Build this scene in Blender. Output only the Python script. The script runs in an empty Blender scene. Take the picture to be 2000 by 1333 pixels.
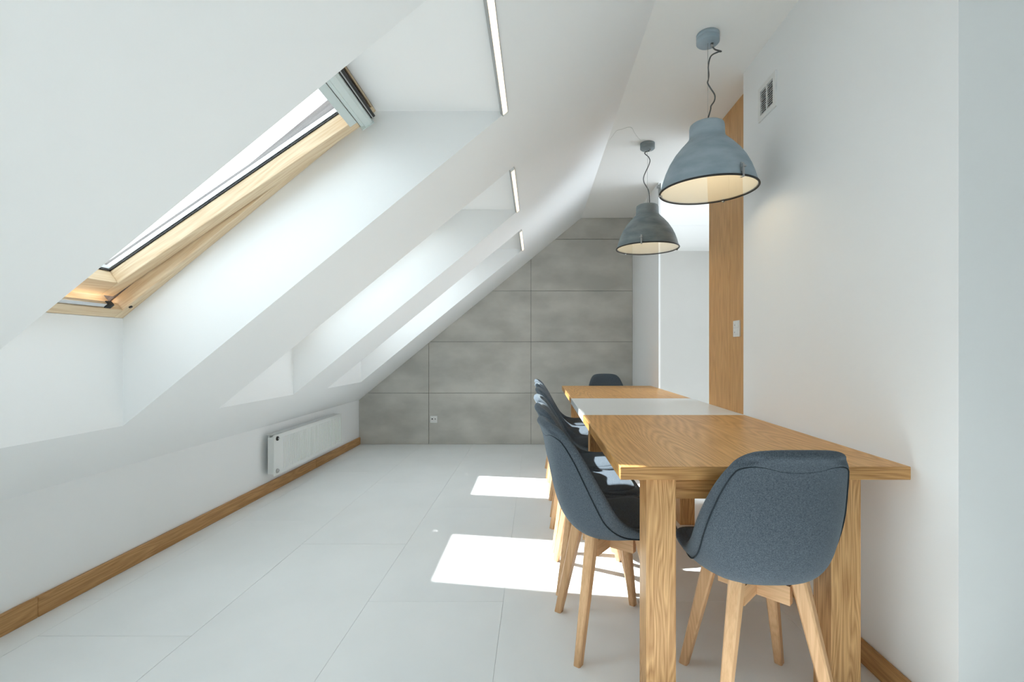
import bpy, bmesh, math, random
from mathutils import Vector, Matrix
import numpy as np

random.seed(7)
S = bpy.context.scene
COL = S.collection
CAM_Z = 1.104

# ------------------------------------------------------------------ camera
cam_d = bpy.data.cameras.new('camera')
cam_d.sensor_width = 36.0
cam_d.lens = 16.2
cam_d.shift_x = -0.0235
cam_d.shift_y = 0.00875
cam_d.clip_start = 0.02
cam = bpy.data.objects.new('camera', cam_d)
cam.location = (0, 0, CAM_Z)
cam.rotation_euler = (math.radians(90), 0, 0)
COL.objects.link(cam)
S.camera = cam

# ------------------------------------------------------------------ sky, sun, exposure
world = bpy.data.worlds.new('sky')
S.world = world
world.use_nodes = True
bg = world.node_tree.nodes['Background']
bg.inputs['Color'].default_value = (0.86, 0.935, 1.0, 1)
bg.inputs['Strength'].default_value = 2.3

sun_d = bpy.data.lights.new('sun', 'SUN')
sun_d.energy = 10.0
sun_d.angle = math.radians(0.9)
sun_d.color = (1.0, 0.98, 0.965)
sun = bpy.data.objects.new('sun', sun_d)
sun_dir = Vector((0.86, -0.33, -1.0)).normalized()
sun.rotation_euler = sun_dir.to_track_quat('-Z', 'Y').to_euler()
sun.location = (-6, 5, 8)
COL.objects.link(sun)

S.view_settings.view_transform = 'Standard'
S.view_settings.look = 'None'
S.view_settings.gamma = 1.0
S.view_settings.use_curve_mapping = False
S.view_settings.exposure = 1.06
S.cycles.diffuse_bounces = 8
S.cycles.max_bounces = 16
S.cycles.transparent_max_bounces = 16
S.cycles.caustics_reflective = False
S.cycles.caustics_refractive = False


# ------------------------------------------------------------------ materials
def lin(c):
    def f(v):
        v /= 255.0
        return v / 12.92 if v <= 0.04045 else ((v + 0.055) / 1.055) ** 2.4
    return (f(c[0]), f(c[1]), f(c[2]), 1.0)


def new_mat(name, color, rough=0.5, metal=0.0, spec=0.5):
    m = bpy.data.materials.new(name)
    m.use_nodes = True
    b = m.node_tree.nodes['Principled BSDF']
    b.inputs['Base Color'].default_value = color
    b.inputs['Roughness'].default_value = rough
    b.inputs['Metallic'].default_value = metal
    b.inputs['Specular IOR Level'].default_value = spec
    return m


def N(m, t, **kw):
    n = m.node_tree.nodes.new(t)
    for k, v in kw.items():
        setattr(n, k, v)
    return n


def L(m, a, b):
    m.node_tree.links.new(a, b)


def noise_mat(name, c1, c2, scale=(1, 1, 1), nscale=4.0, detail=6.0, rough=0.5, spec=0.5, bump=0.0, bscale=60.0, lo=0.35, hi=0.65, metal=0.0):
    m = new_mat(name, c1, rough, metal, spec)
    b = m.node_tree.nodes['Principled BSDF']
    tc = N(m, 'ShaderNodeTexCoord')
    mp = N(m, 'ShaderNodeMapping')
    mp.inputs['Scale'].default_value = scale
    L(m, tc.outputs['Object'], mp.inputs['Vector'])
    nz = N(m, 'ShaderNodeTexNoise')
    nz.inputs['Scale'].default_value = nscale
    nz.inputs['Detail'].default_value = detail
    L(m, mp.outputs['Vector'], nz.inputs['Vector'])
    cr = N(m, 'ShaderNodeValToRGB')
    cr.color_ramp.elements[0].position = lo
    cr.color_ramp.elements[1].position = hi
    cr.color_ramp.elements[0].color = c1
    cr.color_ramp.elements[1].color = c2
    L(m, nz.outputs['Fac'], cr.inputs['Fac'])
    L(m, cr.outputs['Color'], b.inputs['Base Color'])
    if bump > 0:
        n2 = N(m, 'ShaderNodeTexNoise')
        n2.inputs['Scale'].default_value = bscale
        n2.inputs['Detail'].default_value = 3
        L(m, mp.outputs['Vector'], n2.inputs['Vector'])
        bp = N(m, 'ShaderNodeBump')
        bp.inputs['Strength'].default_value = bump
        bp.inputs['Distance'].default_value = 0.002
        L(m, n2.outputs['Fac'], bp.inputs['Height'])
        L(m, bp.outputs['Normal'], b.inputs['Normal'])
    return m


def wood_mat(name, light, dark, axis='Z', rough=0.45, spec=0.4, ring=26.0, fine=1.0, contrast=1.0, warp=6.0):
    """timber: cathedral rings + fine pores, grain running along axis"""
    m = new_mat(name, light, rough, 0.0, spec)
    b = m.node_tree.nodes['Principled BSDF']
    tc = N(m, 'ShaderNodeTexCoord')
    oi = N(m, 'ShaderNodeObjectInfo')
    off = N(m, 'ShaderNodeVectorMath', operation='SCALE')
    off.inputs[0].default_value = (3.1, 5.7, 4.3)
    L(m, oi.outputs['Random'], off.inputs['Scale'])
    add = N(m, 'ShaderNodeVectorMath', operation='ADD')
    L(m, tc.outputs['Object'], add.inputs[0])
    L(m, off.outputs['Vector'], add.inputs[1])
    mp = N(m, 'ShaderNodeMapping')
    sc = {'X': (0.10, 1, 1), 'Y': (1, 0.10, 1), 'Z': (1, 1, 0.10)}[axis]
    mp.inputs['Scale'].default_value = sc
    L(m, add.outputs['Vector'], mp.inputs['Vector'])
    # slow warp field
    nz = N(m, 'ShaderNodeTexNoise')
    nz.inputs['Scale'].default_value = warp
    nz.inputs['Detail'].default_value = 2.0
    nz.inputs['Roughness'].default_value = 0.45
    L(m, mp.outputs['Vector'], nz.inputs['Vector'])
    mul = N(m, 'ShaderNodeMath', operation='MULTIPLY')
    mul.inputs[1].default_value = ring
    L(m, nz.outputs['Fac'], mul.inputs[0])
    fr = N(m, 'ShaderNodeMath', operation='PINGPONG')
    fr.inputs[1].default_value = 1.0
    L(m, mul.outputs[0], fr.inputs[0])
    # fine pores
    mp2 = N(m, 'ShaderNodeMapping')
    s2 = {'X': (0.03, 1, 1), 'Y': (1, 0.03, 1), 'Z': (1, 1, 0.03)}[axis]
    mp2.inputs['Scale'].default_value = s2
    L(m, add.outputs['Vector'], mp2.inputs['Vector'])
    n2 = N(m, 'ShaderNodeTexNoise')
    n2.inputs['Scale'].default_value = 240.0 * fine
    n2.inputs['Detail'].default_value = 3.0
    L(m, mp2.outputs['Vector'], n2.inputs['Vector'])
    mr = N(m, 'ShaderNodeMapRange')
    mr.inputs['From Min'].default_value = 0.34
    mr.inputs['From Max'].default_value = 0.66
    L(m, n2.outputs['Fac'], mr.inputs['Value'])
    n3 = N(m, 'ShaderNodeTexNoise')
    n3.inputs['Scale'].default_value = 3.0
    L(m, mp.outputs['Vector'], n3.inputs['Vector'])
    a1 = N(m, 'ShaderNodeMath', operation='MULTIPLY')
    a1.inputs[1].default_value = 0.48 * contrast
    L(m, fr.outputs[0], a1.inputs[0])
    a2 = N(m, 'ShaderNodeMath', operation='MULTIPLY_ADD')
    a2.inputs[1].default_value = 0.45 * contrast
    L(m, mr.outputs['Result'], a2.inputs[0])
    L(m, a1.outputs[0], a2.inputs[2])
    a3 = N(m, 'ShaderNodeMath', operation='MULTIPLY_ADD')
    a3.inputs[1].default_value = 0.3
    L(m, n3.outputs['Fac'], a3.inputs[0])
    L(m, a2.outputs[0], a3.inputs[2])
    cr = N(m, 'ShaderNodeValToRGB')
    cr.color_ramp.elements[0].position = 0.25
    cr.color_ramp.elements[1].position = 1.0
    cr.color_ramp.elements[0].color = light
    cr.color_ramp.elements[1].color = dark
    L(m, a3.outputs[0], cr.inputs['Fac'])
    L(m, cr.outputs['Color'], b.inputs['Base Color'])
    bp = N(m, 'ShaderNodeBump')
    bp.inputs['Strength'].default_value = 0.12
    bp.inputs['Distance'].default_value = 0.001
    bp.invert = True
    L(m, a2.outputs[0], bp.inputs['Height'])
    L(m, bp.outputs['Normal'], b.inputs['Normal'])
    return m


def emit_mat(name, color, strength):
    m = new_mat(name, color, 0.4)
    b = m.node_tree.nodes['Principled BSDF']
    b.inputs['Emission Color'].default_value = color
    b.inputs['Emission Strength'].default_value = strength
    return m


def glass_mat(name, tint=(1, 1, 1, 1), ior=1.5, gain=1.0):
    """thin sheet glass: clear transmission plus Fresnel mirror"""
    m = bpy.data.materials.new(name)
    m.use_nodes = True
    nt = m.node_tree
    nt.nodes.remove(nt.nodes['Principled BSDF'])
    out = nt.nodes['Material Output']
    tr = N(m, 'ShaderNodeBsdfTransparent')
    tr.inputs['Color'].default_value = tint
    gl = N(m, 'ShaderNodeBsdfGlossy')
    gl.inputs['Roughness'].default_value = 0.02
    lw = N(m, 'ShaderNodeLayerWeight')
    lw.inputs['Blend'].default_value = 0.5
    pw = N(m, 'ShaderNodeMath', operation='POWER')
    pw.inputs[1].default_value = 5.0
    L(m, lw.outputs['Facing'], pw.inputs[0])
    ml = N(m, 'ShaderNodeMath', operation='MULTIPLY_ADD')
    ml.use_clamp = True
    ml.inputs[1].default_value = 0.96 * gain
    ml.inputs[2].default_value = 0.04 * gain
    L(m, pw.outputs[0], ml.inputs[0])
    mx = N(m, 'ShaderNodeMixShader')
    L(m, ml.outputs[0], mx.inputs['Fac'])
    L(m, tr.outputs[0], mx.inputs[1])
    L(m, gl.outputs[0], mx.inputs[2])
    L(m, mx.outputs[0], out.inputs['Surface'])
    return m


def fabric_mat(name, c1, c2):
    m = new_mat(name, c1, 0.95, 0.0, 0.15)
    b = m.node_tree.nodes['Principled BSDF']
    b.inputs['Sheen Weight'].default_value = 0.25
    b.inputs['Sheen Roughness'].default_value = 0.5
    b.inputs['Sheen Tint'].default_value = lin((190, 205, 215))
    tc = N(m, 'ShaderNodeTexCoord')
    mx = N(m, 'ShaderNodeMapping')
    mx.inputs['Scale'].default_value = (190, 620, 620)
    my = N(m, 'ShaderNodeMapping')
    my.inputs['Scale'].default_value = (620, 260, 260)
    fac = None
    outs = []
    for mp in (mx, my):
        L(m, tc.outputs['Object'], mp.inputs['Vector'])
        nz = N(m, 'ShaderNodeTexNoise')
        nz.inputs['Scale'].default_value = 1.0
        nz.inputs['Detail'].default_value = 2.0
        L(m, mp.outputs['Vector'], nz.inputs['Vector'])
        outs.append(nz.outputs['Fac'])
    ad = N(m, 'ShaderNodeMath', operation='ADD')
    L(m, outs[0], ad.inputs[0])
    L(m, outs[1], ad.inputs[1])
    hf = N(m, 'ShaderNodeMath', operation='MULTIPLY')
    hf.inputs[1].default_value = 0.5
    L(m, ad.outputs[0], hf.inputs[0])
    cr = N(m, 'ShaderNodeValToRGB')
    cr.color_ramp.elements[0].position = 0.36
    cr.color_ramp.elements[1].position = 0.66
    cr.color_ramp.elements[0].color = c1
    cr.color_ramp.elements[1].color = c2
    L(m, hf.outputs[0], cr.inputs['Fac'])
    L(m, cr.outputs['Color'], b.inputs['Base Color'])
    bp = N(m, 'ShaderNodeBump')
    bp.inputs['Strength'].default_value = 0.35
    bp.inputs['Distance'].default_value = 0.001
    L(m, hf.outputs[0], bp.inputs['Height'])
    L(m, bp.outputs['Normal'], b.inputs['Normal'])
    return m


M_WALL = noise_mat('white_paint', (0.866, 0.880, 0.886, 1), (0.889, 0.902, 0.907, 1), nscale=0.8, detail=3, rough=0.75, spec=0.25, bump=0.04, bscale=220)
M_CEIL = noise_mat('ceiling_paint', (0.865, 0.865, 0.845, 1), (0.89, 0.885, 0.87, 1), nscale=0.8, detail=3, rough=0.8, spec=0.2, bump=0.04, bscale=220)
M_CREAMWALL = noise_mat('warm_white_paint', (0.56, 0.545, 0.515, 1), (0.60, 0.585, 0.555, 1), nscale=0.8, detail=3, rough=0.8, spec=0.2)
M_TILE = noise_mat('pale_porcelain', (0.80, 0.822, 0.822, 1), (0.84, 0.860, 0.860, 1), nscale=2.2, detail=5, rough=0.42, spec=0.45)
M_GROUT = new_mat('grout', (0.78, 0.80, 0.80, 1), 0.9, 0, 0.1)
M_CONC = noise_mat('grey_concrete_tile', (0.455, 0.45, 0.418, 1), (0.61, 0.60, 0.56, 1), scale=(1, 1, 1.8), nscale=2.2, detail=8, rough=0.55, spec=0.35, lo=0.36, hi=0.66)
M_JOINT = new_mat('dark_joint', (0.15, 0.15, 0.14, 1), 0.9, 0, 0.1)
M_OAK_Y = wood_mat('oak_table_long', (0.74, 0.42, 0.155, 1), (0.47, 0.225, 0.066, 1), 'Y', rough=0.4, spec=0.3, warp=3.0, ring=95, contrast=0.9)
M_OAK_X = wood_mat('oak_table_edge', (0.64, 0.365, 0.145, 1), (0.33, 0.155, 0.046, 1), 'X', rough=0.42, warp=11, ring=46)
M_OAK_Z = wood_mat('oak_table_leg', (0.68, 0.41, 0.185, 1), (0.37, 0.185, 0.062, 1), 'Z', rough=0.45, warp=12, ring=52)
M_PANEL = wood_mat('oak_panel', (0.66, 0.385, 0.165, 1), (0.44, 0.235, 0.09, 1), 'Z', rough=0.5, warp=8, ring=26, contrast=0.7)
M_BASE_Y = wood_mat('oak_skirting', (0.54, 0.31, 0.125, 1), (0.36, 0.185, 0.062, 1), 'Y', rough=0.5, warp=14, ring=20)
M_BEECH = wood_mat('beech_leg', (0.74, 0.47, 0.26, 1), (0.50, 0.27, 0.12, 1), 'Z', rough=0.5, warp=12, ring=26, contrast=0.6)
M_BEECH_X = wood_mat('beech_beam', (0.74, 0.47, 0.26, 1), (0.50, 0.27, 0.12, 1), 'X', rough=0.5, warp=12, ring=26, contrast=0.6)
M_PINE_Y = wood_mat('pine_long', (0.80, 0.655, 0.46, 1), (0.60, 0.40, 0.215, 1), 'Y', rough=0.45, warp=7, ring=44, contrast=0.7)
M_PINE_X = wood_mat('pine_cross', (0.80, 0.655, 0.46, 1), (0.60, 0.40, 0.215, 1), 'X', rough=0.45, warp=7, ring=44, contrast=0.7)
M_LEAF = new_mat('white_lacquer', (0.80, 0.83, 0.84, 1), 0.28, 0, 0.5)
M_FAB = fabric_mat('blue_grey_fabric', (0.046, 0.060, 0.077, 1), (0.124, 0.150, 0.178, 1))
M_SEAM = new_mat('dark_seam', (0.028, 0.038, 0.046, 1), 0.9, 0, 0.1)
M_LAMP = noise_mat('grey_concrete_enamel', (0.275, 0.355, 0.41, 1), (0.38, 0.46, 0.52, 1), scale=(1, 1, 2.5), nscale=7, detail=5, rough=0.6, spec=0.3)
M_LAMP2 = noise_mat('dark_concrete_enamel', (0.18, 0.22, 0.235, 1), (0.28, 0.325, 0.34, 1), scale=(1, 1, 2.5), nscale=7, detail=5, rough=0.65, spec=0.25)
M_CREAM = new_mat('cream_enamel', (0.84, 0.82, 0.73, 1), 0.5)
M_BLACK = new_mat('black_rubber', (0.02, 0.021, 0.022, 1), 0.55)
M_DARK = new_mat('dark_metal_and_gap_shade', (0.025, 0.025, 0.024, 1), 0.45, 0.3)  # dark metal parts, and the painted shade of the sash-top gap
M_CHROME = new_mat('chrome', (0.75, 0.76, 0.78, 1), 0.15, 1.0)
M_STEEL = new_mat('steel', (0.45, 0.46, 0.46, 1), 0.35, 0.9)
M_CORD = new_mat('grey_cord', (0.13, 0.14, 0.14, 1), 0.8, 0, 0.2)
M_PALELINE = new_mat('pale_line', (0.60, 0.60, 0.57, 1), 0.6)
M_PLAST = new_mat('white_plastic', (0.78, 0.79, 0.78, 1), 0.35)
M_RAD = new_mat('radiator_enamel', (0.80, 0.82, 0.81, 1), 0.3)
M_BAR = new_mat('pale_grey_aluminium', (0.60, 0.67, 0.66, 1), 0.4)
M_CLAD = noise_mat('weathered_cladding', (0.12, 0.108, 0.108, 1), (0.19, 0.17, 0.17, 1), scale=(1, 0.05, 1), nscale=120, detail=3, rough=0.6)
M_SPACER = new_mat('spacer_bar', (0.82, 0.84, 0.86, 1), 0.3, 0.2)
M_GLASS = glass_mat('window_glass', (0.97, 0.985, 0.985, 1))
M_LGLASS = glass_mat('lamp_glass', (0.97, 0.97, 0.95, 1), 1.5, 1.1)
M_LED = emit_mat('warm_led', (1.0, 0.87, 0.70, 1), 0.48)
M_BULB = emit_mat('warm_bulb', (1.0, 0.70, 0.40, 1), 3.0)
M_VENT_DARK = new_mat('vent_shadow', (0.045, 0.045, 0.06, 1), 0.8)
M_ROOF = new_mat('roof_underlay', (0.2, 0.19, 0.19, 1), 0.9)


# ------------------------------------------------------------------ mesh helpers
def finish(name, bm, mats, parent=None, smooth=False, recalc=True):
    if recalc:
        bmesh.ops.recalc_face_normals(bm, faces=bm.faces[:])
    me = bpy.data.meshes.new(name)
    bm.to_mesh(me)
    bm.free()
    if not isinstance(mats, (list, tuple)):
        mats = [mats]
    for m in mats:
        me.materials.append(m)
    if smooth:
        for p in me.polygons:
            p.use_smooth = True
    o = bpy.data.objects.new(name, me)
    COL.objects.link(o)
    if parent is not None:
        o.parent = parent
    return o


def empty(name, loc=(0, 0, 0), rz=0.0):
    o = bpy.data.objects.new(name, None)
    o.location = loc
    o.rotation_euler = (0, 0, rz)
    o.empty_display_size = 0.1
    COL.objects.link(o)
    return o


def thing(o, label, cat, group=None):
    o['label'] = label
    o['category'] = cat
    if group:
        o['group'] = group
    return o


def struct(o):
    o['kind'] = 'structure'
    return o


def add_box(bm, lo, hi, mat=0, mtx=None):
    x0, y0, z0 = lo
    x1, y1, z1 = hi
    co = [(x0, y0, z0), (x1, y0, z0), (x1, y1, z0), (x0, y1, z0), (x0, y0, z1), (x1, y0, z1), (x1, y1, z1), (x0, y1, z1)]
    vs = [bm.verts.new((mtx @ Vector(c)) if mtx else c) for c in co]
    fs = []
    for f in ((3, 2, 1, 0), (4, 5, 6, 7), (0, 1, 5, 4), (1, 2, 6, 5), (2, 3, 7, 6), (3, 0, 4, 7)):
        fc = bm.faces.new([vs[i] for i in f])
        fc.material_index = mat
        fs.append(fc)
    return vs, fs


def bevel_all(bm, w, seg=2):
    bmesh.ops.bevel(bm, geom=bm.edges[:] + bm.verts[:], offset=w, segments=seg, profile=0.7, affect='EDGES')


def box(name, lo, hi, mats, parent=None, bev=0.0, seg=2, smooth=False):
    bm = bmesh.new()
    add_box(bm, lo, hi)
    if bev > 0:
        bevel_all(bm, bev, seg)
    return finish(name, bm, mats, parent, smooth)


def lathe(bm, prof, seg=48, mat=0, close=False, center=(0, 0, 0)):
    rings = []
    for r, z in prof:
        if r < 1e-5:
            rings.append([bm.verts.new((center[0], center[1], center[2] + z))])
        else:
            rings.append([bm.verts.new((center[0] + r * math.cos(2 * math.pi * i / seg), center[1] + r * math.sin(2 * math.pi * i / seg), center[2] + z)) for i in range(seg)])
    pairs = list(zip(rings[:-1], rings[1:]))
    if close:
        pairs.append((rings[-1], rings[0]))
    for a, b in pairs:
        for i in range(seg):
            j = (i + 1) % seg
            if len(a) == 1 and len(b) == 1:
                continue
            if len(a) == 1:
                f = bm.faces.new([a[0], b[j], b[i]])
            elif len(b) == 1:
                f = bm.faces.new([a[i], a[j], b[0]])
            else:
                f = bm.faces.new([a[i], a[j], b[j], b[i]])
            f.material_index = mat
            f.smooth = True


def smooth_path(pts, n=6):
    P = [Vector(p) for p in pts]
    out = []
    for i in range(len(P) - 1):
        p0 = P[max(i - 1, 0)]
        p1, p2 = P[i], P[i + 1]
        p3 = P[min(i + 2, len(P) - 1)]
        for k in range(n):
            t = k / n
            out.append(0.5 * ((2 * p1) + (p2 - p0) * t + (2 * p0 - 5 * p1 + 4 * p2 - p3) * t * t + (3 * p1 - p0 - 3 * p2 + p3) * t ** 3))
    out.append(P[-1])
    return out


def tube(bm, path, r, seg=8, mat=0, closed=False):
    path = [Vector(p) for p in path]
    n = len(path)
    rings = []
    up = Vector((0, 0, 1))
    prev = None
    for i, p in enumerate(path):
        if closed:
            d = path[(i + 1) % n] - path[i - 1]
        else:
            d = path[min(i + 1, n - 1)] - path[max(i - 1, 0)]
        if d.length < 1e-9:
            d = Vector((0, 0, 1))
        d.normalize()
        if prev is None:
            a = up.cross(d)
            if a.length < 0.1:
                a = Vector((1, 0, 0)).cross(d)
        else:
            a = prev - d * prev.dot(d)
        a.normalize()
        prev = a
        b = d.cross(a)
        rings.append([bm.verts.new(p + r * (a * math.cos(2 * math.pi * k / seg) + b * math.sin(2 * math.pi * k / seg))) for k in range(seg)])
    m = n if closed else n - 1
    for i in range(m):
        A, B = rings[i], rings[(i + 1) % n]
        for k in range(seg):
            f = bm.faces.new([A[k], A[(k + 1) % seg], B[(k + 1) % seg], B[k]])
            f.material_index = mat
            f.smooth = True
    if not closed:
        bm.faces.new(rings[0])
        bm.faces.new(rings[-1])


def P3(X, Y, d):
    """point at distance d in front of the photographer for a photo position"""
    return Vector(((X - 1047) / 900.0 * d, d, CAM_Z + (684 - Y) / 900.0 * d))


def copy_tree(o, parent=None):
    c = o.copy()
    COL.objects.link(c)
    if parent is not None:
        c.parent = parent
    for ch in o.children:
        copy_tree(ch, c)
    return c


# ------------------------------------------------------------------ room geometry constants
XL = -2.07          # knee wall
XR = 1.16           # wall beside the table
XREC = 1.262        # recessed wall with the oak panel
XPIER = 1.13
YB = 5.40           # back wall
YREAR = -3.2
XFAR = 3.4
ZC = 2.65
KS = 0.82
TH = math.atan(KS)
CT, ST = math.cos(TH), math.sin(TH)


def zp(x):
    return 2.216 + KS * x


XC = (ZC - 2.216) / KS
XOB, XOT = -1.748, -0.1224
OPEN = [(-1.575, -0.79), (-0.205, 0.58), (1.165, 1.95), (2.54, 3.32), (3.86, 4.60)]
# window plane (inner face of the window frames)
WB = Vector((XOB, 0, 2.67 + KS * XOB))
WT = Vector(((zp(XOT) - 2.67) / KS, 0, zp(XOT)))
WLEN = (WT - WB).length
VV = Vector((CT, 0, ST))
WW = Vector((-ST, 0, CT))

# ------------------------------------------------------------------ floor with its tiles
bm = bmesh.new()
add_box(bm, (XL - 0.3, YREAR - 0.2, -0.12), (XFAR + 0.2, YB + 0.3, -0.004))
floor = struct(finish('floor', bm, M_GROUT))
TW, TL_ = 0.593, 1.2
tile_cache = {}
offs = [2.04, 1.777, 1.42, 2.02, 1.42, 2.02, 1.6, 2.02, 1.42, 1.8]
xs = -0.144 - 4 * TW
ci = 0
while xs < XFAR:
    x0, x1 = max(xs, XL), min(xs + TW, XFAR)
    if x1 - x0 > 0.01:
        y = offs[ci % len(offs)] - 7 * TL_
        while y < YB:
            y0, y1 = max(y, YREAR), min(y + TL_, YB)
            if y1 - y0 > 0.02:
                g = 0.0007
                key = (round(x1 - x0, 3), round(y1 - y0, 3))
                if key not in tile_cache:
                    b2 = bmesh.new()
                    hx, hy = (x1 - x0) / 2 - g, (y1 - y0) / 2 - g
                    add_box(b2, (-hx, -hy, -0.009), (hx, hy, 0.0))
                    t = finish('tile', b2, M_TILE, floor)
                    tile_cache[key] = t.data
                else:
                    t = bpy.data.objects.new('tile', tile_cache[key])
                    COL.objects.link(t)
                    t.parent = floor
                t.location = ((x0 + x1) / 2, (y0 + y1) / 2, random.uniform(-0.0002, 0.0002))
            y += TL_
    xs += TW
    ci += 1

# ------------------------------------------------------------------ ceiling, sloped wall with skylight recesses
struct(box('ceiling', (XC, YREAR - 0.2, ZC), (XFAR + 0.2, YB + 0.3, ZC + 0.15), M_CEIL))


def slope_mesh():
    bm = bmesh.new()
    xin = [XL - 0.06, XOB, XOT, XC + 0.0]
    pin = [Vector((x, 0, zp(x))) for x in xin]
    w_out = 0.07
    pout = [WB + VV * -0.75 + WW * w_out, WB + WW * w_out, WT + WW * w_out, WT + VV * 1.15 + WW * w_out]
    ys = [YREAR - 0.2]
    for a, b in OPEN:
        ys += [a, b]
    ys.append(YB + 0.3)
    cache = {}

    def vert(p, y):
        k = (round(p.x, 5), round(p.z, 5), round(y, 5))
        if k not in cache:
            cache[k] = bm.verts.new((p.x, y, p.z))
        return cache[k]

    for lay in (pin, pout):
        for j in range(len(ys) - 1):
            for i in range(3):
                if i == 1 and j % 2 == 1:
                    continue
                bm.faces.new([vert(lay[i], ys[j]), vert(lay[i + 1], ys[j]), vert(lay[i + 1], ys[j + 1]), vert(lay[i], ys[j + 1])])
    for a, b in OPEN:
        loops = [[(pin[1], a), (pin[2], a), (pin[2], b), (pin[1], b)],
                 [(WB, a), (WT, a), (WT, b), (WB, b)],
                 [(pout[1], a), (pout[2], a), (pout[2], b), (pout[1], b)]]
        for A, B in zip(loops[:-1], loops[1:]):
            for k in range(4):
                k2 = (k + 1) % 4
                bm.faces.new([vert(*A[k]), vert(*A[k2]), vert(*B[k2]), vert(*B[k])])
    # edges of the roof build-up
    for j in range(len(ys) - 1):
        for i in (0, 3):
            bm.faces.new([vert(pin[i], ys[j]), vert(pin[i], ys[j + 1]), vert(pout[i], ys[j + 1]), vert(pout[i], ys[j])])
    for y in (ys[0], ys[-1]):
        for i in range(3):
            bm.faces.new([vert(pin[i], y), vert(pin[i + 1], y), vert(pout[i + 1], y), vert(pout[i], y)])
    return bm


struct(finish('wall_sloped', slope_mesh(), M_WALL))

# ------------------------------------------------------------------ walls
struct(box('wall_left', (XL - 0.25, YREAR - 0.2, -0.1), (XL, YB + 0.3, zp(XL) + 0.03), M_WALL))
bm = bmesh.new()
add_box(bm, (XR, 1.265, -0.1), (XFAR + 0.2, 2.578, ZC + 0.02))
struct(finish('wall_right', bm, M_WALL))
struct(box('wall_recess', (XREC, 2.578, -0.1), (XREC + 0.10, 3.33, ZC + 0.02), M_WALL))
struct(box('wall_pier', (XPIER, 4.25, -0.1), (XPIER + 0.016, YB + 0.3, ZC + 0.02), M_WALL))


def holed_wall(name, x0, x1, y0, y1, z1, hy0, hy1, hz0, hz1, mat):
    bm = bmesh.new()
    add_box(bm, (x0, y0, -0.1), (x1, hy0, z1))
    add_box(bm, (x0, hy1, -0.1), (x1, y1, z1))
    add_box(bm, (x0, hy0, -0.1), (x1, hy1, hz0))
    add_box(bm, (x0, hy0, hz1), (x1, hy1, z1))
    return struct(finish(name, bm, mat))


struct(box('wall_side', (XFAR, YREAR - 0.2, -0.1), (XFAR + 0.2, 1.265, ZC + 0.02), M_WALL))
struct(box('wall_rear', (XL - 0.25, YREAR - 0.2, -0.1), (XFAR + 0.2, YREAR, ZC + 0.4), M_WALL))
# side room behind the recess, daylit through its own tall window
YS = 7.2
holed_wall('wall_side_room', XFAR, XFAR + 0.2, 2.578, YS + 0.2, ZC + 0.02, 2.62, 4.5, 0.1, 2.5, M_WALL)
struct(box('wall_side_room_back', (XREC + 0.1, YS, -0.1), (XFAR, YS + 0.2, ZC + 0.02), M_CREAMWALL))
struct(box('wall_side_room_left', (XPIER + 0.017, YB - 0.0, -0.1), (XREC + 0.0, YS, ZC + 0.02), M_CEIL))
struct(box('floor_side_room', (XREC + 0.1, YB + 0.31, -0.1), (XFAR + 0.2, YS + 0.2, 0.0), M_TILE))
struct(box('ceiling_side_room', (XREC + 0.1, YB + 0.31, ZC), (XFAR + 0.2, YS + 0.2, ZC + 0.15), M_CEIL))

# back wall: substrate and large grey tiles, cut along the slope
wb = struct(box('wall_back', (XL - 0.25, YB, -0.1), (XPIER + 0.016, YB + 0.3, ZC + 0.5), M_JOINT))


def clip_poly(poly):
    """keep the part of an (x, z) polygon below the sloped wall"""
    out = []
    n = len(poly)
    f = lambda p: (zp(p[0]) - 0.001) - p[1]
    for i in range(n):
        a, b = poly[i], poly[(i + 1) % n]
        fa, fb = f(a), f(b)
        if fa >= 0:
            out.append(a)
        if fa * fb < 0:
            t = fa / (fa - fb)
            out.append((a[0] + (b[0] - a[0]) * t, a[1] + (b[1] - a[1]) * t))
    return out


wpx = YB / 900.0
colx = [XL, (838 - 1047) * wpx, (1037 - 1047) * wpx, XPIER]
rowz = [0.0] + [CAM_Z + (684 - yy) * wpx for yy in (768, 668, 569, 468)] + [ZC]
for i in range(3):
    for j in range(5):
        g = 0.0022
        poly = [(colx[i] + g, rowz[j] + g), (colx[i + 1] - g, rowz[j] + g), (colx[i + 1] - g, rowz[j + 1] - g), (colx[i] + g, rowz[j + 1] - g)]
        poly = clip_poly(poly)
        if len(poly) < 3:
            continue
        ax = max(p[0] for p in poly) - min(p[0] for p in poly)
        az = max(p[1] for p in poly) - min(p[1] for p in poly)
        if ax < 0.02 or az < 0.02:
            continue
        bm = bmesh.new()
        y0 = YB - 0.012 + random.uniform(-0.0008, 0.0008)
        fr = [bm.verts.new((p[0], y0, p[1])) for p in poly]
        bk = [bm.verts.new((p[0], YB + 0.001, p[1])) for p in poly]
        bm.faces.new(fr)
        bm.faces.new(bk)
        for k in range(len(poly)):
            k2 = (k + 1) % len(poly)
            bm.faces.new([fr[k], fr[k2], bk[k2], bk[k]])
        finish('panel', bm, M_CONC, wb)

# skirting boards
bl = empty('baseboard_left', (XL, 0, 0))
struct(bl)
yy = YREAR
for y1 in (-0.6, 1.9, 4.3, YB - 0.013):
    box('board', (0.0, yy + 0.0006, 0.0), (0.018, y1 - 0.0006, 0.084), M_BASE_Y, bl, 0.0025, 1)
    yy = y1
br = empty('baseboard_right', (XR, 0, 0))
struct(br)
box('board', (-0.016, 1.265, 0.0), (0.0, 2.578, 0.080), M_BASE_Y, br, 0.0025, 1)

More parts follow.
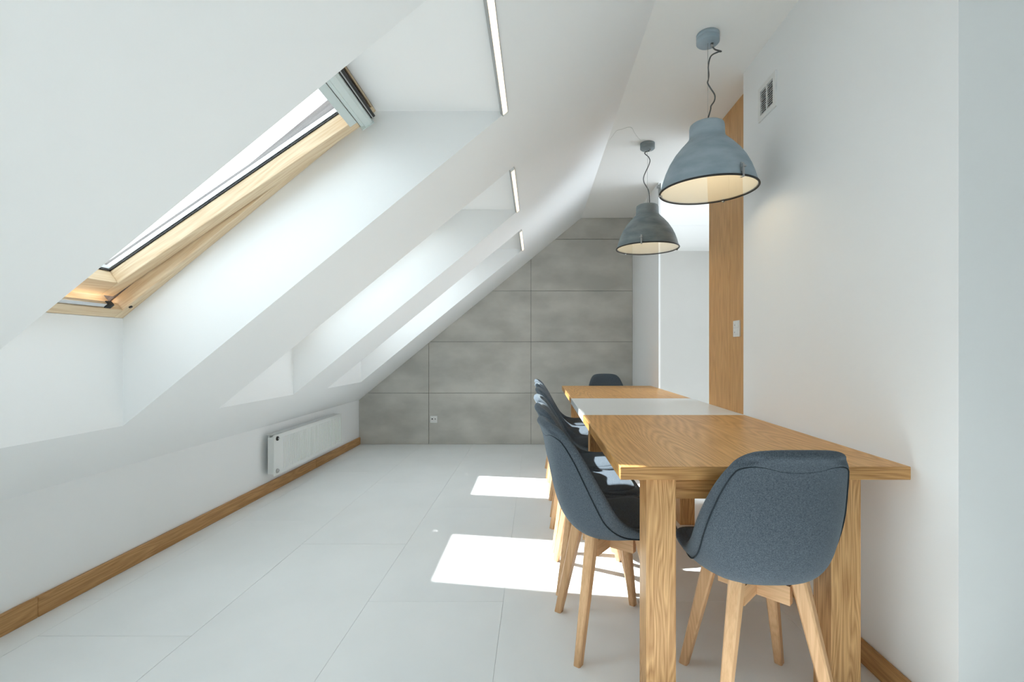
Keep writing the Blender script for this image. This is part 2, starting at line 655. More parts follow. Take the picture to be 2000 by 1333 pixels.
# oak wall panel in the recess: two boards
op = thing(empty('wall_panel', (XREC, 2.58, 0)), 'full-height brown oak wall panel in the recess behind the white wall', 'panel')
box('board', (-0.014, 0.0, 0.0), (0.0, 0.384, ZC), M_PANEL, op, 0.001, 1)
box('board', (-0.014, 0.387, 0.0), (0.0, 0.745, ZC), M_PANEL, op, 0.001, 1)


# ------------------------------------------------------------------ roof windows
def build_window(name, ymax, W, tilt=0.0):
    w = empty(name)
    R = Matrix(((0, CT, -ST), (-1, 0, 0), (0, ST, CT))).to_4x4()
    w.matrix_world = Matrix.Translation((WB.x, ymax, WB.z)) @ R
    struct(w)
    fw = 0.043
    g = 0.001
    Ln = WLEN
    for u0, u1 in ((g, fw), (W - fw, W - g)):
        box('frame_side', (u0, g, 0.0), (u1, Ln - g, 0.062), M_PINE_Y, w, 0.002, 1)
        box('cladding', (u0, g, 0.062), (u1 + (0.004 if u0 < 0.1 else 0), Ln - g, 0.135), M_CLAD, w)
    box('frame_bottom', (fw, g, 0.0), (W - fw, 0.050, 0.040), M_PINE_X, w, 0.002, 1)
    box('frame_bottom_step', (fw, g, 0.040), (W - fw, 0.030, 0.11), M_PINE_X, w)
    box('frame_top', (fw, Ln - 0.009, 0.0), (W - fw, Ln - g, 0.11), M_PINE_X, w, 0.002, 1)
    box('shaded_gap_block', (fw + 0.001, Ln - 0.110, 0.062), (W - fw - 0.001, Ln - 0.0095, 0.10), M_DARK, w)  # added dark block: shade of the open gap, also stops sun leaking through
    # latch on the bottom rail and a plugged screw hole
    lt = 0.072 if tilt else 0.0535
    la = box('latch', (0.125, 0.0505, 0.004), (0.56, lt, 0.020), M_CHROME, w, 0.001 if not tilt else 0.004, 2)
    box('latch_cap', (0.098, 0.0502, 0.002), (0.1248, lt + 0.001, 0.022), M_BLACK, la, 0.001, 1)
    bm = bmesh.new()
    lathe(bm, [(0, -0.003), (0.007, -0.003), (0.007, 0.002), (0, 0.002)], 16, center=(0.030, 0.075, 0.0))
    finish('screw_plug', bm, M_DARK, w)
    # sash
    pv = 0.80
    sa = empty('sash', (0, pv, 0.006))
    sa.parent = w
    sa.rotation_euler = (math.radians(-tilt), 0, 0)
    s0, s1 = 0.046, 0.102
    v0, v1 = 0.055 - pv, 1.293 - pv
    rh = 0.031 if tilt else 0.090  # closed sashes: rail made deeper to keep sun off the table
    for a, b in ((s0, s1), (W - s1, W - s0)):
        bm = bmesh.new()
        add_box(bm, (a, v0, -0.002), (b, v1, 0.056))
        bevel_all(bm, 0.004, 2)
        # small rebate line on the inside arris
        finish('stile', bm, M_PINE_Y, sa)
    box('bottom_rail', (s1 + 0.0005, v0, -0.002), (W - s1 - 0.0005, v0 + 0.085, 0.056), M_PINE_X, sa, 0.004, 2)
    box('top_rail', (s1 + 0.0005, v1 - rh, -0.002), (W - s1 - 0.0005, v1, 0.056), M_PINE_X, sa, 0.004, 2)
    box('sun_leak_strip', (s1, v0 - 0.007, 0.064), (W - s1, v0 + 0.02, 0.072), M_BLACK, sa)  # added strip, stops sun leaking in below the sash
    ga, gb = s1 - 0.006, W - s1 + 0.006
    va, vb = v0 + 0.080, v1 - rh + 0.006

    def ring(nm, i0, i1, z0, z1, mt):
        bm = bmesh.new()
        add_box(bm, (ga + i0, va + i0, z0), (ga + i1, vb - i0, z1))
        add_box(bm, (gb - i1, va + i0, z0), (gb - i0, vb - i0, z1))
        add_box(bm, (ga + i1, va + i0, z0), (gb - i1, va + i1, z1))
        add_box(bm, (ga + i1, vb - i1, z0), (gb - i1, vb - i0, z1))
        return finish(nm, bm, mt, sa)
    ring('gasket', 0.0, 0.009, 0.0562, 0.0615, M_BLACK)
    ring('spacer_bar', 0.0, 0.010, 0.0655, 0.082, M_SPACER)
    ring('outer_rim', -0.045, 0.006, 0.0862, 0.094, M_CLAD)
    for z in (0.0618, 0.0826):
        box('pane', (ga, va, z), (gb, vb, z + 0.003), M_GLASS, sa)
    # control bar / blind box along the top of the sash
    bm = bmesh.new()
    prof = [(1.2935, 0.036), (1.2935, 0.004), (1.2960, -0.006), (1.3080, -0.009), (1.3110, -0.016), (1.3340, -0.019), (1.3460, -0.014), (1.3500, -0.004), (1.3500, 0.036)]
    prof = [(a - pv, b) for a, b in prof]
    va_ = [bm.verts.new((0.0480, a, b)) for a, b in prof]
    vb_ = [bm.verts.new((W - 0.048, a, b)) for a, b in prof]
    bm.faces.new(va_)
    bm.faces.new(vb_)
    for k in range(len(prof)):
        k2 = (k + 1) % len(prof)
        bm.faces.new([va_[k], va_[k2], vb_[k2], vb_[k]])
    finish('control_bar', bm, M_BAR, sa)
    box('control_bar_cap', (0.0440, 1.291 - pv, -0.021), (0.0475, 1.352 - pv, 0.034), M_BAR, sa, 0.002, 1)
    box('control_bar_lip', (0.0900, 1.2600 - pv, -0.0075), (W - 0.0900, 1.2930 - pv, -0.0022), M_BAR, sa, 0.001, 1)
    box('shaded_gap_strip', (0.05, 1.3505 - pv, -0.004), (W - 0.05, 1.370 - pv, 0.030), M_DARK, sa, 0.002, 1)  # dark strip standing in for the shaded gap above the bar
    box('shaded_gap_rail', (0.05, 1.3545 - pv, -0.008), (W - 0.05, 1.3590 - pv, -0.0042), M_STEEL, sa)
    return w


w1 = build_window('window_1', 1.95, 0.785, 4.8)
for nm, (a, b) in zip(('window_2', 'window_3', 'window_4', 'window_5'), (OPEN[3], OPEN[4], OPEN[1], OPEN[0])):
    build_window(nm, b, b - a)

# ------------------------------------------------------------------ warm light strips at the head of each recess
for i, ((a, b), lab) in enumerate(zip(OPEN[2:], (
        'long warm light strip across the head of the nearest skylight recess',
        'mid-length warm light strip across the head of the middle skylight recess',
        'shortest warm light strip across the head of the farthest skylight recess'))):
    st = thing(empty('light_strip', (XOT - 0.010, (a + b) / 2, zp(XOT) - 0.012)), lab, 'lamp', 'light strips over the skylight recesses')
    st.rotation_euler = (0, -TH, 0)
    hl = (b - a) / 2 - 0.004
    wv = 0.0125
    bm = bmesh.new()
    add_box(bm, (-wv - 0.002, -hl, 0.006), (wv + 0.002, hl, 0.011))
    add_box(bm, (-wv - 0.002, -hl, -0.006), (-wv - 0.0002, hl, 0.006))
    add_box(bm, (wv + 0.0002, -hl, -0.006), (wv + 0.002, hl, 0.006))
    finish('profile', bm, M_STEEL, st)
    box('diffuser', (-wv, -hl + 0.012, -0.0075), (wv, hl - 0.012, 0.0055), M_LED, st, 0.002, 1)
    for s in (-1, 1):
        y0, y1 = sorted((s * (hl - 0.0115), s * hl))
        box('end_cap', (-wv, y0, -0.008), (wv, y1, 0.0055), M_PLAST, st)

# ------------------------------------------------------------------ extending table
TZ = 0.75
TX0, TX1 = 0.255, 1.136
TY0, TY1 = 1.395, 4.55
tb = thing(empty('dining_table', ((TX0 + TX1) / 2, (TY0 + TY1) / 2, 0)), 'long oak extending table with a white middle leaf beside the white wall', 'table')
ox, oy = tb.location.x, tb.location.y


def slab(name, y0, y1, mats, z0=TZ - 0.04, z1=TZ, bev=0.002):
    bm = bmesh.new()
    add_box(bm, (TX0 - ox, y0 - oy, z0), (TX1 - ox, y1 - oy, z1))
    bevel_all(bm, bev, 1)
    bmesh.ops.recalc_face_normals(bm, faces=bm.faces[:])
    for f in bm.faces:
        f.material_index = 1 if (abs(f.normal.y) > 0.6 and len(mats) > 1) else 0
    return finish(name, bm, mats, tb)


slab('tabletop', TY0, 2.5085, [M_OAK_Y, M_OAK_X])
slab('tabletop', 3.3715, TY1, [M_OAK_Y, M_OAK_X])
slab('middle_leaf', 2.5100, 3.3700, [M_LEAF], bev=0.0015)['label'] = 'glossy white middle leaf'
LW = 0.092
lxs = (0.339, 0.908)
lys = (1.418, 2.904, 4.42)
for y in lys:
    for x in lxs:
        box('leg', (x - ox, y - oy, 0.0), (x + LW - ox, y + LW - oy, TZ - 0.0405), M_OAK_Z, tb, 0.003, 2)
for x in (lxs[0] + 0.030, lxs[1] + 0.030):
    for ya, yb in ((lys[0], lys[1]), (lys[1], lys[2])):
        box('apron', (x - ox, ya + LW + 0.0005 - oy, 0.634), (x + 0.03 - ox, yb - 0.0005 - oy, TZ - 0.0405), M_OAK_Y, tb, 0.002, 1)
for y in lys:
    box('apron', (lxs[0] + LW + 0.0005 - ox, y + 0.035 - oy, 0.634), (lxs[1] - 0.0005 - ox, y + 0.067 - oy, TZ - 0.0405), M_OAK_X, tb, 0.002, 1)


# ------------------------------------------------------------------ chairs
CT_T = [0.00, 0.05, 0.15, 0.30, 0.42, 0.52, 0.60, 0.68, 0.76, 0.85, 0.93, 0.97, 1.0]
CT_Y = [0.212, 0.204, 0.150, 0.050, -0.040, -0.108, -0.158, -0.184, -0.202, -0.219, -0.238, -0.254, -0.276]
CT_Z = [0.432, 0.448, 0.448, 0.436, 0.426, 0.432, 0.472, 0.540, 0.612, 0.704, 0.788, 0.822, 0.836]
CT_W = [0.148, 0.180, 0.198, 0.206, 0.210, 0.2115, 0.2115, 0.210, 0.202, 0.183, 0.161, 0.148, 0.119]
RM_Y = [0.196, 0.194, 0.172, 0.120, 0.060, 0.010, -0.033, -0.068, -0.105, -0.150, -0.196, -0.222, -0.250]
RM_Z = [0.432, 0.450, 0.458, 0.459, 0.468, 0.489, 0.526, 0.582, 0.647, 0.724, 0.786, 0.808, 0.818]


def cub(tab, t):
    i = 0
    while i < len(CT_T) - 2 and t > CT_T[i + 1]:
        i += 1
    t0, t1 = CT_T[i], CT_T[i + 1]

    def slope(k):
        if k <= 0:
            return (tab[1] - tab[0]) / (CT_T[1] - CT_T[0])
        if k >= len(tab) - 1:
            return (tab[-1] - tab[-2]) / (CT_T[-1] - CT_T[-2])
        return (tab[k + 1] - tab[k - 1]) / (CT_T[k + 1] - CT_T[k - 1])
    h = t1 - t0
    u = (t - t0) / h
    m0, m1 = slope(i) * h, slope(i + 1) * h
    return (2 * u ** 3 - 3 * u ** 2 + 1) * tab[i] + (u ** 3 - 2 * u ** 2 + u) * m0 + (-2 * u ** 3 + 3 * u ** 2) * tab[i + 1] + (u ** 3 - u ** 2) * m1


def shell_pt(t, s):
    p = abs(s) ** 3.0
    pz = abs(s) ** 3.8
    return Vector((cub(CT_W, t) * s, cub(CT_Y, t) * (1 - p) + cub(RM_Y, t) * p, cub(CT_Z, t) * (1 - pz) + cub(RM_Z, t) * pz))


def shell_n(t, s):
    e = 0.004
    ta, tb_ = max(t - e, 0), min(t + e, 1)
    sa, sb = max(s - e, -1), min(s + e, 1)
    a = shell_pt(tb_, s) - shell_pt(ta, s)
    b = shell_pt(t, sb) - shell_pt(t, sa)
    n = b.cross(a)
    n.normalize()
    return n            # points up / towards the sitter's back side sign fixed below


NS, NT = 16, 30
if shell_n(0.3, 0).z < 0:
    NSGN = -1.0
else:
    NSGN = 1.0


def shell_mesh():
    bm = bmesh.new()
    ts = [0, 0.025] + [0.05 + 0.91 * k / NT for k in range(NT + 1)] + [0.985, 1.0]
    ss = [-1 + 2 * k / NS for k in range(NS + 1)]
    out, inn = [], []
    for t in ts:
        ro, ri = [], []
        for s in ss:
            p = shell_pt(t, s)
            n = shell_n(t, s) * NSGN
            ed = min(1.0, min((1 - abs(s)) / 0.14, (1 - t) / 0.05, (t + 0.01) / 0.05))
            ed = max(0.0, ed)
            th = 0.010 + 0.009 * math.sqrt(max(0, 1 - (1 - ed) ** 2))
            ro.append(bm.verts.new(p - n * th))
            ri.append(bm.verts.new(p + n * th))
        out.append(ro)
        inn.append(ri)
    nt = len(ts)
    for i in range(nt - 1):
        for k in range(NS):
            bm.faces.new([out[i][k], out[i][k + 1], out[i + 1][k + 1], out[i + 1][k]])
            bm.faces.new([inn[i][k], inn[i + 1][k], inn[i + 1][k + 1], inn[i][k + 1]])
    for i in range(nt - 1):
        bm.faces.new([out[i][0], out[i + 1][0], inn[i + 1][0], inn[i][0]])
        bm.faces.new([out[i][NS], inn[i][NS], inn[i + 1][NS], out[i + 1][NS]])
    for k in range(NS):
        bm.faces.new([out[0][k], inn[0][k], inn[0][k + 1], out[0][k + 1]])
        bm.faces.new([out[-1][k], out[-1][k + 1], inn[-1][k + 1], inn[-1][k]])
    return bm


def rim_path(t_lo, s_in, off, n_side=30, n_top=24):
    """seam running up one wing, dipping across the back and down the other, on the outside"""
    def P(t, s):
        n = shell_n(t, s) * NSGN
        return shell_pt(t, s) - n * (0.0185 + off)
    tc = 0.90
    side = [(t_lo + (tc - t_lo) * k / n_side, s_in) for k in range(n_side + 1)]
    topc = []
    for k in range(1, n_top):
        a = math.pi * k / n_top
        c = math.cos(a)
        s = s_in * (abs(c) ** 0.75) * (1 if c >= 0 else -1)
        t = tc + 0.062 * (math.sin(a) ** 0.45) - 0.034 * (math.sin(a) ** 6)
        topc.append((t, s))
    other = [(t, -s) for t, s in reversed(side)]
    return [P(t, s) for t, s in side + topc + other]


def taper_bar(bm, a, b, wa, wb_, axis_u):
    a, b = Vector(a), Vector(b)
    d = (b - a).normalized()
    u = Vector(axis_u)
    u = (u - d * u.dot(d)).normalized()
    v = d.cross(u)
    r = []
    for p, (wu, wv) in ((a, wa), (b, wb_)):
        c = 0.28
        ring = []
        for su, sv in ((-1, -1 + c), (-1 + c, -1), (1 - c, -1), (1, -1 + c), (1, 1 - c), (1 - c, 1), (-1 + c, 1), (-1, 1 - c)):
            ring.append(p + u * su * wu / 2 + v * sv * wv / 2)
        r.append(ring)
    # level the ends
    A = [bm.verts.new(p) for p in r[0]]
    B = [bm.verts.new((p.x - d.x / d.z * (p.z - b.z), p.y - d.y / d.z * (p.z - b.z), b.z) if abs(d.z) > 0.3 else p) for p in r[1]]
    for k in range(8):
        bm.faces.new([A[k], A[(k + 1) % 8], B[(k + 1) % 8], B[k]])
    bm.faces.new(A)
    bm.faces.new(B)


def make_chair():
    """sitter faces local +Y"""
    c = empty('dining_chair')
    sh = finish('shell', shell_mesh(), M_FAB, c, smooth=True)
    md = sh.modifiers.new('smooth', 'SUBSURF')
    md.levels = 1
    md.render_levels = 1
    # seat pad
    bm = bmesh.new()
    nu, nv = 14, 12
    top, bot = [], []
    for i in range(nu + 1):
        a = -1 + 2 * i / nu
        rt, rb = [], []
        for j in range(nv + 1):
            b = -1 + 2 * j / nv
            # superellipse outline
            k = 0.72
            qx, qy = a, b
            r = max(abs(a), abs(b))
            if r > 0:
                ln = (abs(a / r) ** 4 + abs(b / r) ** 4) ** 0.25
                qx, qy = a / ln, b / ln
            t = 0.30 - 0.235 * qy
            s = qx * 0.86
            base = shell_pt(t, s)
            n = shell_n(t, s) * NSGN
            dome = 0.016 * (1 - r ** 4)
            rt.append(bm.verts.new(base + n * (0.018 + dome)))
            rb.append(bm.verts.new(base + n * 0.012))
        top.append(rt)
        bot.append(rb)
    for i in range(nu):
        for j in range(nv):
            bm.faces.new([top[i][j], top[i + 1][j], top[i + 1][j + 1], top[i][j + 1]])
            bm.faces.new([bot[i][j], bot[i][j + 1], bot[i + 1][j + 1], bot[i + 1][j]])
    for i in range(nu):
        bm.faces.new([top[i][0], bot[i][0], bot[i + 1][0], top[i + 1][0]])
        bm.faces.new([top[i][nv], top[i + 1][nv], bot[i + 1][nv], bot[i][nv]])
    for j in range(nv):
        bm.faces.new([top[0][j], top[0][j + 1], bot[0][j + 1], bot[0][j]])
        bm.faces.new([top[nu][j], bot[nu][j], bot[nu][j + 1], top[nu][j + 1]])
    finish('seat_pad', bm, M_FAB, c, smooth=True)
    bm = bmesh.new()
    tube(bm, rim_path(0.20, 0.885, -0.0006), 0.0021, 6)
    finish('seam', bm, M_SEAM, c)
    # crossed under-frame and four splayed legs
    ltx, lbx = 0.092, 0.168
    zt = 0.426
    for sx in (-1, 1):
        for sy in (-1, 1):
            bm = bmesh.new()
            taper_bar(bm, (sx * ltx, sy * ltx, zt), (sx * lbx, sy * (lbx - 0.004), 0.0), (0.044, 0.040), (0.029, 0.026), (sx, sy, 0))
            finish('leg', bm, M_BEECH, c)
    q = math.sqrt(0.5)
    for nm, ang in (('cross_beam', 45), ('cross_beam', 135)):
        bm = bmesh.new()
        hl = ltx * math.sqrt(2) - 0.021
        segs = ((-hl, hl),) if ang == 45 else ((-hl, -0.0135), (0.0135, hl))
        for a, b in segs:
            add_box(bm, (a, -0.013, 0.338), (b, 0.013, 0.396))
        o = finish(nm, bm, M_BEECH_X, c)
        o.rotation_euler = (0, 0, math.radians(ang))
    bm = bmesh.new()
    lathe(bm, [(0, 0.396), (0.07, 0.396), (0.07, 0.412), (0, 0.412)], 20)
    finish('mount_plate', bm, M_DARK, c)
    return c


chair = make_chair()
CH = 'grey upholstered dining chairs around the oak table'
# (x, y, facing in degrees from +Y, label)
spots = [
    (0.690, 1.462, 0.0, 'blue-grey fabric chair at the near end of the table, its back to the room'),
    (0.284, 1.806, -81.0, 'blue-grey fabric chair with splayed wooden legs, nearest of the row along the table, slightly turned'),
    (0.270, 2.246, -90.0, 'second grey fabric chair in the row along the table, behind the turned nearest one'),
    (0.264, 2.682, -90.0, 'third grey fabric chair from the near end of the row along the table'),
    (0.272, 3.217, -90.0, 'fourth grey fabric chair in the row along the table, just past its middle leg'),
    (0.268, 3.670, -90.0, 'fifth grey fabric chair in the row, next to last before the grey tiled wall'),
    (0.262, 4.130, -90.0, 'last grey fabric chair in the row, nearest the grey tiled wall'),
    (0.753, 4.800, 180.0, 'dark grey chair at the far end of the table, facing the room'),
]
for i, (x, y, a, lab) in enumerate(spots):
    c = chair if i == 0 else copy_tree(chair)
    c.location = (x, y, 0)
    c.rotation_euler = (0, 0, math.radians(a))
    thing(c, lab, 'chair', CH)


# ------------------------------------------------------------------ pendant lamps
def pendant(d, xc, zb, shade_mat, cord_px, label, tilt, clip_angles):
    root = thing(empty('pendant_lamp', (xc, d, ZC)), label, 'lamp', 'pendant lamps over the table')
    zt = ZC

    def rel(p):
        return (p[0] - xc, p[1] - d, p[2] - zt)
    # canopy
    bm = bmesh.new()
    lathe(bm, [(0, 0), (0.054, 0), (0.054, -0.016), (0.052, -0.0175), (0.054, -0.019), (0.054, -0.038), (0.050, -0.042), (0, -0.042)], 40)
    finish('canopy', bm, shade_mat, root)
    bm = bmesh.new()
    lathe(bm, [(0, -0.042), (0.007, -0.042), (0.006, -0.056), (0, -0.056)], 14, center=(0.020, 0, 0))
    finish('cord_grip', bm, M_STEEL, root)
    # shade, tilted a little on its cable
    H = 0.318
    z0 = zb - zt
    piv = empty('shade_pivot')
    prof = [(0.226, 0.0), (0.222, 0.018), (0.214, 0.048), (0.200, 0.088), (0.180, 0.130), (0.154, 0.170), (0.124, 0.205), (0.101, 0.228), (0.087, 0.244),
            (0.083, 0.258), (0.082, 0.300), (0.079, 0.312), (0.070, H), (0.0, H + 0.002)]
    inner = [(max(r - 0.004, 0.0), z - (0.004 if r < 0.1 else 0.0)) for r, z in prof]
    TM = Matrix.Translation((0, 0, z0)) @ Matrix.Rotation(tilt[0], 4, 'X') @ Matrix.Rotation(tilt[1], 4, 'Y')
    bpy.data.objects.remove(piv)
    bm = bmesh.new()
    lathe(bm, prof, 64, 0)
    lathe(bm, inner, 64, 1)
    bmesh.ops.remove_doubles(bm, verts=bm.verts[:], dist=1e-6)
    # outward / inward normals are not needed for opaque shading; join the lip
    lathe(bm, [(0.226, 0.0), (0.222, 0.0)], 64, 0)
    sh = finish('shade', bm, [shade_mat, M_CREAM], root)
    sh.matrix_local = TM
    bm = bmesh.new()
    tube(bm, [(0.2285 * math.cos(2 * math.pi * k / 72), 0.2285 * math.sin(2 * math.pi * k / 72), -0.004) for k in range(72)], 0.0048, 8, closed=True)
    rg = finish('rim_ring', bm, M_BLACK, root)
    rg.matrix_local = TM
    bm = bmesh.new()
    lathe(bm, [(0, -0.0055), (0.2265, -0.0055), (0.2265, -0.0025), (0, -0.0025)], 64)
    for f in bm.faces:
        f.smooth = False
    gl = finish('glass_cover', bm, M_LGLASS, root)
    gl.matrix_local = TM
    for ca in clip_angles:
        bm = bmesh.new()
        rot = Matrix.Rotation(ca, 4, 'Z')
        add_box(bm, (0.2215, -0.006, 0.012), (0.2285, 0.006, 0.052), 0, rot)
        add_box(bm, (0.2285, -0.0045, -0.012), (0.2355, 0.0045, 0.046), 0, rot)
        add_box(bm, (0.216, -0.0045, -0.0135), (0.2355, 0.0045, -0.0095), 0, rot)
        add_box(bm, (0.2285, -0.010, 0.030), (0.242, 0.010, 0.036), 0, rot)
        o = finish('clip', bm, M_STEEL, root)
        o.matrix_local = TM
    # bulb in its holder
    bm = bmesh.new()
    lathe(bm, [(0, 0.312), (0.022, 0.312), (0.022, 0.245), (0.016, 0.242), (0, 0.242)], 20)
    o = finish('bulb_holder', bm, M_PLAST, root)
    o.matrix_local = TM
    bm = bmesh.new()
    lathe(bm, [(0, 0.155), (0.018, 0.158), (0.030, 0.175), (0.031, 0.195), (0.020, 0.225), (0.014, 0.2415), (0, 0.2415)], 20)
    o = finish('bulb', bm, M_BULB, root)
    o.matrix_local = TM
    ld = bpy.data.lights.new('bulb_light', 'POINT')
    ld.energy = 0.42
    ld.color = (1.0, 0.88, 0.70)
    ld.shadow_soft_size = 0.04
    lo = bpy.data.objects.new('bulb_light', ld)
    COL.objects.link(lo)
    lo.parent = root
    lo.matrix_local = TM @ Matrix.Translation((0, 0, 0.10))
    # steel cable and slack cord
    ztop = z0 + H
    bm = bmesh.new()
    tube(bm, [(0, 0, -0.042), (0, 0, ztop)], 0.0009, 6)
    finish('steel_cable', bm, M_STEEL, root)
    pts = [rel(P3(X, Y, d)) for X, Y in cord_px]
    pts[0] = (0.020, 0, -0.052)
    pts[-1] = (pts[-1][0], 0, ztop + 0.002)
    # give the slack some depth
    pts = [(p[0], 0.018 * math.sin(k * 1.3) if 0 < k < len(pts) - 1 else p[1], p[2]) for k, p in enumerate(pts)]
    bm = bmesh.new()
    tube(bm, smooth_path(pts, 6), 0.0034, 8)
    finish('cord', bm, M_CORD, root)
    return root


pendant(2.26, 0.8425, 1.890, M_LAMP,
        [(1392, 82), (1399, 92), (1410, 98), (1400, 105), (1386, 114), (1384, 128), (1387, 142), (1384, 155), (1380, 166), (1386, 176), (1397, 184), (1398, 193), (1389, 207), (1385, 219), (1379, 232)],
        'grey-blue dome pendant lamp over the near half of the table, larger in view', (math.radians(1.5), math.radians(-1.5)),
        [math.radians(a) for a in (-71, 50, 168)])
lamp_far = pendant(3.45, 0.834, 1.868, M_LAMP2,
        [(1258, 288), (1260, 297), (1268, 307), (1268, 320), (1257, 345), (1258, 356), (1268, 372), (1269, 388)],
        'darker grey dome pendant lamp over the far half of the table', (math.radians(0.5), math.radians(-0.4)),
        [math.radians(a) for a in (-114, 6, 126)])

# thin pale line modelled along the ceiling from the far canopy
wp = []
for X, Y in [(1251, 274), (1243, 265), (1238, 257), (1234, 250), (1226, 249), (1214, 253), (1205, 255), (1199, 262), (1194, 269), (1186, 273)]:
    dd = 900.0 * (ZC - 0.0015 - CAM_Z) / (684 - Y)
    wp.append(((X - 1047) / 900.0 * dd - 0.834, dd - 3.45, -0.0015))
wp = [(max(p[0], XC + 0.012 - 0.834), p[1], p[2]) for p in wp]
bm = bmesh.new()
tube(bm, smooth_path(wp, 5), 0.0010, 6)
finish('ceiling_line', bm, M_PALELINE, lamp_far)

# ------------------------------------------------------------------ radiator on the knee wall
ra = thing(empty('radiator', (XL, 3.47, 0.150)), 'white ribbed panel radiator low on the knee wall under the skylights', 'radiator')
RL, RH, RD = 1.21, 0.308, 0.095
bm = bmesh.new()
prof = [(0.0, 0.0)]
npitch = 34
x0, x1 = 0.115, RL - 0.03
pw = (x1 - x0) / npitch
pts = [(0.0, 0.0), (x0, 0.0)]
for k in range(npitch):
    b = x0 + k * pw
    pts += [(b + pw * 0.30, 0.0), (b + pw * 0.42, -0.014), (b + pw * 0.80, -0.014), (b + pw * 0.92, 0.0)]
pts += [(RL, 0.0)]
# ribbed field between plain top and bottom bands
zs = [(0.0, 0), (0.026, 0), (0.036, 1), (RH - 0.040, 1), (RH - 0.030, 0), (RH, 0)]
grid = [[bm.verts.new((RD + (dx if on else 0.0), y, z)) for (y, dx) in pts] for z, on in zs]
back = [[bm.verts.new((RD - 0.006, y, z)) for y in (0.0, RL)] for z in (0.0, RH)]
for a in range(len(zs) - 1):
    for k in range(len(pts) - 1):
        bm.faces.new([grid[a][k], grid[a][k + 1], grid[a + 1][k + 1], grid[a + 1][k]])
bm.faces.new([back[0][0], back[0][1], back[1][1], back[1][0]])
bm.faces.new(grid[0] + [back[0][1], back[0][0]])
bm.faces.new(grid[-1] + [back[1][1], back[1][0]])
bm.faces.new([g[0] for g in grid] + [back[1][0], back[0][0]])
bm.faces.new([g[-1] for g in grid] + [back[1][1], back[0][1]])
finish('front_panel', bm, M_RAD, ra)
box('rear_panel', (0.025, 0.045, 0.0), (0.037, RL - 0.01, RH - 0.01), M_RAD, ra, 0.003, 1)
bm = bmesh.new()
for xa, xb in ((0.022, 0.030), (0.046, 0.050), (0.066, RD - 0.0145)):
    add_box(bm, (xa, 0.03, RH - 0.004), (xb, RL - 0.002, RH + 0.001))
y = 0.03
while y < RL - 0.02:
    add_box(bm, (0.022, y, RH - 0.0035), (RD - 0.0145, y + 0.006, RH + 0.0005))
    y += 0.018
finish('top_grille', bm, M_RAD, ra)
bm = bmesh.new()
y = 0.02
while y < RL - 0.02:
    add_box(bm, (0.038, y, 0.01), (RD - 0.016, y + 0.003, RH - 0.02))
    y += 0.03
cf = finish('convector_fins', bm, M_RAD, ra)
cf['kind'] = 'stuff'
for nm, z, m1 in (('air_vent_plug', RH - 0.030, M_BLACK), ('drain_plug', 0.032, M_STEEL)):
    bm = bmesh.new()
    lathe(bm, [(0, 0), (0.017, 0), (0.017, 0.006), (0.013, 0.010), (0, 0.010)], 24)
    o = finish(nm, bm, m1, ra)
    o.location = (RD, 0.045, z)
    o.rotation_euler = (0, math.radians(90), 0)
    bm = bmesh.new()
    lathe(bm, [(0, 0.010), (0.008, 0.010), (0.007, 0.016), (0, 0.016)], 6)
    finish('plug_nut', bm, M_CHROME, o)
for y in (0.15, RL - 0.15):
    box('bracket', (0.0, y, 0.03), (0.0245, y + 0.03, RH - 0.03), M_RAD, ra)

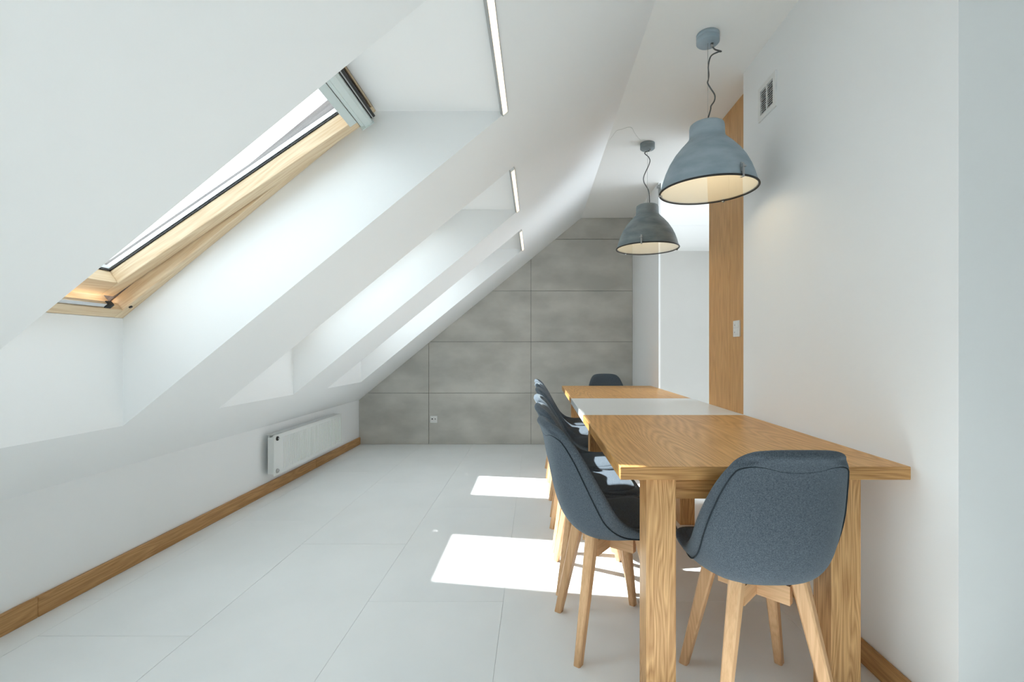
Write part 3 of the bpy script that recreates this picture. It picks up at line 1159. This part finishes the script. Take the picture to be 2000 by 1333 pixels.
# ------------------------------------------------------------------ vent, socket, switch
ve = thing(empty('air_vent', (XR, 2.302, 2.366)), 'square white louvred air vent high on the white wall', 'vent')
hw = 0.086
bm = bmesh.new()
add_box(bm, (-0.010, -hw, hw - 0.024), (-0.0005, hw, hw))
add_box(bm, (-0.010, -hw, -hw), (-0.0005, hw, -hw + 0.024))
add_box(bm, (-0.010, -hw, -hw + 0.024), (-0.0005, -hw + 0.024, hw - 0.024))
add_box(bm, (-0.010, hw - 0.024, -hw + 0.024), (-0.0005, hw, hw - 0.024))
finish('frame', bm, M_PLAST, ve)
box('divider', (-0.010, -0.004, -hw + 0.0242), (-0.0015, 0.004, hw - 0.0242), M_PLAST, ve)
box('backing', (-0.0012, -hw + 0.0242, -hw + 0.0242), (-0.0005, hw - 0.0242, hw - 0.0242), M_VENT_DARK, ve)
sl = None
for col in (-1, 1):
    for k in range(11):
        z = -hw + 0.030 + k * 0.0112
        if sl is None:
            bm = bmesh.new()
            mt = Matrix.Rotation(math.radians(-30), 4, 'Y')
            add_box(bm, (-0.0038, -0.0275, -0.0010), (0.0038, 0.0275, 0.0010), 0, mt)
            sl = finish('slat', bm, M_PLAST, ve)
            s = sl
        else:
            s = sl.copy()
            COL.objects.link(s)
            s.parent = ve
        s.location = (-0.0058, col * 0.0325, z)

so = thing(empty('power_socket', (-1.194, YB - 0.0135, 0.294)), 'small white power socket low on the grey tiled wall', 'socket')
box('plate', (-0.041, -0.010, -0.041), (0.041, 0.0, 0.041), M_PLAST, so, 0.003, 2)
for s in (-1, 1):
    bm = bmesh.new()
    lathe(bm, [(0, 0), (0.014, 0), (0.014, 0.0015), (0, 0.0015)], 20)
    o = finish('insert', bm, M_VENT_DARK if s < 0 else M_STEEL, so)
    o.location = (s * 0.018, -0.0101, 0.004)
    o.rotation_euler = (math.radians(90), 0, 0)
    o.scale = (0.55, 0.55, 1)

sw = thing(empty('light_switch', (XREC - 0.0142, 2.852, 1.236)), 'white double light switch on the oak wall panel', 'switch')
box('plate', (-0.010, -0.045, -0.050), (0.0, 0.045, 0.050), M_PLAST, sw, 0.002, 1)
for z in (-0.022, 0.022):
    r = box('rocker', (-0.0135, -0.034, z - 0.018), (-0.0102, 0.034, z + 0.018), M_PLAST, sw, 0.0015, 1)
    bm = bmesh.new()
    lathe(bm, [(0, 0), (0.005, 0), (0.005, 0.0015), (0, 0.0015)], 14)
    o = finish('indicator', bm, M_CHROME, r)
    o.location = (-0.0136, 0.012, z)
    o.rotation_euler = (0, math.radians(-90), 0)
